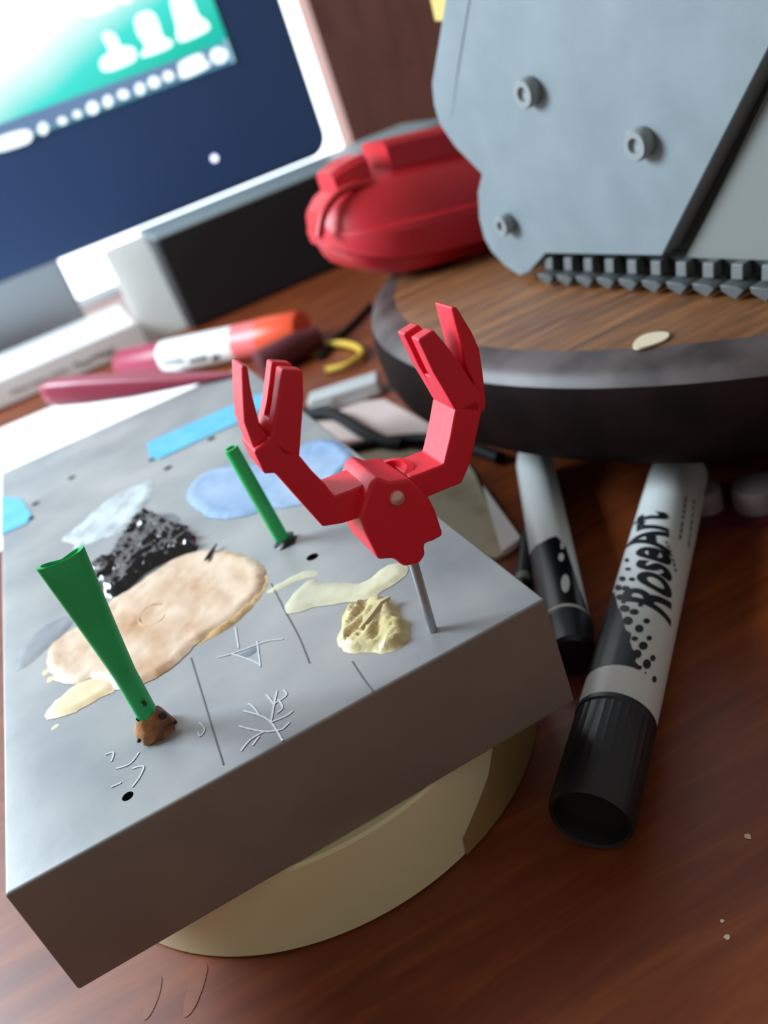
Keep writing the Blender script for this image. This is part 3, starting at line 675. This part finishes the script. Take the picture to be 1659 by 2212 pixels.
# lettering, wrapped round the barrel and reading away from the cap
V_, F_ = text_polys('RoseArt', .155, .32, .028)
s0 = c1.hit((1436, 1330)); s1 = c1.hit((1392, 1112))
wmax = max(v.x for v in V_); kx = (s1[0] - s0[0] + .03) / wmax
bm = bmesh.new(); bv = [bm.verts.new((v.x, v.y, 0)) for v in V_]
for f in F_:
    try: bm.faces.new([bv[i] for i in f])
    except ValueError: pass
y = -.05
while y < .17: bmesh.ops.bisect_plane(bm, geom=bm.verts[:] + bm.edges[:] + bm.faces[:], plane_co=(0, y, 0), plane_no=(0, 1, 0)); y += .006
bm.verts.index_update(); m = MB()
tb0 = c1.hit((1453, 1320))[1]; tb1 = c1.hit((1428, 1130))[1]
vv = []
for v in bm.verts:
    t = v.co.x / wmax; th = tb0 + (tb1 - tb0) * t - v.co.y / MR * 1.15
    vv.append(c1.at(s0[0] - .02 + v.co.x * kx, th, .0014))
m.add(vv, [[q_.index for q_ in f.verts] for f in bm.faces]); bm.free()
m.build('lettering', 'ink', mk)['label'] = 'bold black script lettering'
# the small print is too blurred to read: short grey dashes in rows
for pa, pb in (((1440, 1170), (1462, 1240)), ((1482, 1075), (1468, 1170)), ((1500, 1080), (1487, 1185))):
    a_, b_ = c1.hit(pa), c1.hit(pb); k = 0; pol = []
    for i in range(7):
        f0 = i / 7; f1 = f0 + random.uniform(.08, .12); th0 = a_[1] + (b_[1] - a_[1]) * f0; s_0 = a_[0] + (b_[0] - a_[0]) * f0; s_1 = a_[0] + (b_[0] - a_[0]) * f1
        pol.append([(s_0, th0 - .05), (s_1, th0 - .05), (s_1, th0 + .05), (s_0, th0 + .05)])
    c1.wrap(pol, .0012, 'small_print', 'ink_faint', mk)

r2 = .066
e0 = onz((1236, 1420), r2); e1 = onz((1168, 1068), r2); u2 = (e1 - e0).normalized()
c2 = Cyl(e0, e0 + u2 * 1.15, r2)
mk2 = empty('dry_erase_marker', (1.5, .7, 0), 'thinner black and white marker lying between the block and big marker', 'marker')
cl2 = c2.hit((1222, 1318))[0]; bl2 = c2.hit((1175, 1162))[0]
MB().lathe([(r2 * .96, cl2), (r2, cl2 + .005), (r2, 1.08), (r2 * .9, 1.14), (0, 1.15)], c2.a, c2.u, 36, True, False).build('barrel', 'marker_white', mk2, smooth=True, angle=50)
MB().lathe([(r2 * .8, 0), (r2 * .95, .01), (r2, cl2 - .01), (r2 * 1.06, cl2), (r2 * 1.06, cl2 + .012), (r2 * .99, cl2 + .014)], c2.a, c2.u, 36, True, False).build('cap', 'cap_black', mk2, smooth=True, angle=40)
pr2 = c2.wrap([[(cl2 + .03, -2.0), (cl2 + .03, 1.3), (cl2 + .12, 1.0), (bl2 - .05, .75), (bl2, .4), (bl2 - .02, -.2), (bl2, -2.0)]], .001, 'black_print', 'marker_black', mk2)
for px, rx, ry in (((1221, 1262), 9, 20), ((1212, 1205), 6, 9), ((1214, 1180), 4, 8)):
    c2.wrap([[c2.hit((px[0] + rx * math.cos(a), px[1] + ry * math.sin(a))) for a in [i * PI / 6 for i in range(12)]]], .0025, 'white_mark', 'marker_white', pr2)

# ================================================================ scraps beside the block and under the board
p0, p1 = onz((1128, 1268), .03), onz((1146, 1128), .03)
pn = empty('thin_pen', (p0.x, p0.y, 0), 'thin dark grey pen beside the black and white marker', 'pen')
up = (p1 - p0).normalized(); pl = (p1 - p0).length
sh = -frame(up)[0] * .0
MB().lathe([(.018, 0), (.022, .03), (.022, pl - .08), (.012, pl), (.004, pl + .03)], p0 + sh, up, 16).build('barrel', 'box_black', pn, smooth=True)
MB().lathe([(.0225, .02), (.024, .025), (.024, .05), (.0225, .055)], p0 + sh, up, 16, False, False).build('collar', 'bolt_grey', pn, smooth=True)
tag(MB().prism([onz(p, .03) for p in [(1042, 1046), (1052, 1060), (1124, 1158), (1120, 1166), (1084, 1190), (1080, 1180)]], (0, 0, -.025)).build('paper_scrap', 'paper', bevel=.003), 'white wedge shaped plastic scrap beside the thin pen', 'scrap')
tag(MB().prism(smoothpoly([onz(p, .015) for p in [(700, 968), (860, 968), (990, 985), (1020, 1010), (1045, 1070), (1075, 1140), (1092, 1215), (1000, 1180), (860, 1080)]], 1), (0, 0, -.013)).build('sanding_scrap', 'beige_scrap'), 'speckled beige sheet scrap tucked beside the block', 'scrap')
tag(MB().prism([onz(p, .005) for p in [(650, 900), (740, 870), (830, 862), (900, 900), (960, 935), (950, 960), (780, 950), (700, 950)]], (0, 0, -.004)).build('paper_scrap', 'paper_pink'), 'pinkish crumpled paper under the black cables behind the block', 'paper')
cb = MB().tube(spline([onz((600, 885), .05), onz((665, 895), .04), onz((720, 895), .04), onz((780, 930), .035), onz((830, 955), .033), onz((870, 962), .03)], 8), .03, 12)
tag(cb.build('cable', 'cable_black', smooth=True), 'black cable curving out from behind the block corner', 'cable')
cb = MB().tube(spline([onz((720, 985), .03), onz((770, 968), .03), onz((850, 953), .03), onz((930, 950), .03), onz((1010, 965), .03), onz((1080, 990), .03)], 8), .026, 12)
tag(cb.build('cable', 'cable_black', smooth=True), 'black cable running beneath the raised red right arm', 'cable')
cb = MB().tube(spline([onz((690, 775), .02), onz((720, 740), .02), onz((762, 700), .02), onz((800, 660), .02)], 8), .02, 10)
tag(cb.build('cable', 'cable_black', smooth=True), 'thin dark cable on the desk left of the round board', 'cable')
M_ = Matrix.Translation(onz((752, 868), 0)) @ Matrix.Rotation(math.radians(-22), 4, 'Z')
pb = empty('plastic_clip', onz((752, 868), 0), 'clear grey plastic clip lying behind the block', 'clip')
MB().box((-.19, -.07, 0.001), (.19, .08, .09), M_).build('body', 'clear_plastic', pb, bevel=.02, seg=3)
MB().box((-.17, -.085, 0.001), (-.06, -.068, .06), M_).build('tab', 'clear_plastic', pb, bevel=.004)
yt = empty('yellow_tool', onz((745, 780), 0), 'yellow looped tool handle on the desk beside the round board', 'tool')
MB().tube(spline([onz(p, .03) for p in [(655, 745), (690, 745), (740, 742), (775, 752), (780, 768), (750, 788), (705, 800)]], 8), [.02] * 48 + [.022], 12).build('handle', 'yellow_tool', yt, smooth=True)
tag(MB().lathe([(.08, 0), (.09, .02), (.09, .28), (.07, .36), (.07, .42), (.0, .42)], onz((560, 790), .09), onz((650, 745), .09) - onz((560, 790), .09), 24, True, False).build('bottle', 'maroon', smooth=True), 'small dark maroon bottle lying under the orange marker tip', 'bottle')

# dark red card and pale caps in the shade below the board
dc = tag(MB().prism([onz(p, .012) for p in [(1478, 1152), (1760, 1118), (1800, 1060), (1545, 1075)]], (0, 0, -.011)).build('card', 'dark_card'), 'dark red card lying in the shade under the round board', 'card')
for px, r, lab in (((1522, 1085), .055, 'small pale plastic disc next to the big marker end'), ((1640, 1075), .075, 'larger pale plastic disc on the dark red card')):
    c = onz(px, .03)
    o = MB().lathe([(r, .013), (r, .06), (r * .9, .08), (r * .5, .085), (0, .086)], (c.x, c.y, 0), (0, 0, 1), 24, True, False).build('plastic_disc', 'grey_cap', smooth=True, angle=50); tag(o, lab, 'disc')

# ================================================================ left: paper, red tool, orange marker
tag(MB().prism([Vector((-1.6, 3.2, .006)), Vector((1.0, 2.9, .006)), Vector((1.05, 4.3, .006)), Vector((.93, 5.35, .006)), Vector((-1.6, 5.5, .006))], (0, 0, -.005)).build('paper_sheet', 'paper'), 'white paper sheet lying on the desk behind the block', 'paper')
rt = empty('sculpting_tool', (.6, 2.65, ZT), 'maroon tapered tool handle resting on the back edge of the block', 'tool')
A_ = Vector((1.03, 2.36, ZT + .012)); 
rs = []
B_ = onz((92, 850), .60)
for t, hw, hh in [(0, .01, .006), (.08, .025, .01), (.25, .045, .025), (.5, .05, .05), (.75, .05, .062), (.92, .046, .062), (.98, .032, .045), (1.0, .012, .018)]:
    c = A_.lerp(B_, t); u = (B_ - A_).normalized(); s_ = Vector((-u.y, u.x, 0)).normalized()
    zc = c.z
    if c.y < BD_ + .1: zc = max(zc, ZT + hh + .001)
    c = Vector((c.x, c.y, zc))
    rs.append([c + s_ * hw * math.copysign(abs(math.cos(a)) ** .5, math.cos(a)) + Vector((0, 0, hh * math.copysign(abs(math.sin(a)) ** .5, math.sin(a)))) for a in [2*PI*k/24 for k in range(24)]])
MB().rings(rs).build('handle', 'tool_red', rt, smooth=True, angle=50)

r3 = .125
o0 = onz((655, 712), r3); o1 = onz((262, 790), r3); c3 = Cyl(o0, o1, r3)
om = empty('orange_marker', ((o0.x + o1.x) / 2, (o0.y + o1.y) / 2, 0), 'white marker with an orange cap lying on the desk behind the block', 'marker')
k1 = c3.hit((545, 728))[0]; k2 = c3.hit((490, 742))[0]; k3 = c3.hit((335, 778))[0]
MB().lathe([(r3 * .9, 0), (r3 * .98, .012), (r3, k1)], c3.a, c3.u, 36, True, True).build('cap', 'orange_cap', om, smooth=True, angle=50)
MB().lathe([(r3 * .93, k1), (r3 * .93, k2)], c3.a, c3.u, 36, False, True).build('collar', 'pink_cap', om, smooth=True)
brl = MB().lathe([(r3 * .9, k2), (r3 * .9, k3)], c3.a, c3.u, 36, False, True).build('barrel', 'label_white', om, smooth=True)
MB().lathe([(r3 * .91, k3), (r3 * .91, c3.L - .05), (r3 * .7, c3.L)], c3.a, c3.u, 36, False, True).build('end_plug', 'tool_red', om, smooth=True, angle=50)
for pxs in ([(470, 766), (455, 770), (458, 782), (474, 776)], [(445, 768), (405, 778), (408, 786), (446, 778)], [(395, 775), (350, 782), (352, 788), (396, 783)]):
    c3.wrap([[c3.hit(p) for p in pxs]], -.008, 'printed_mark', 'ink', brl)
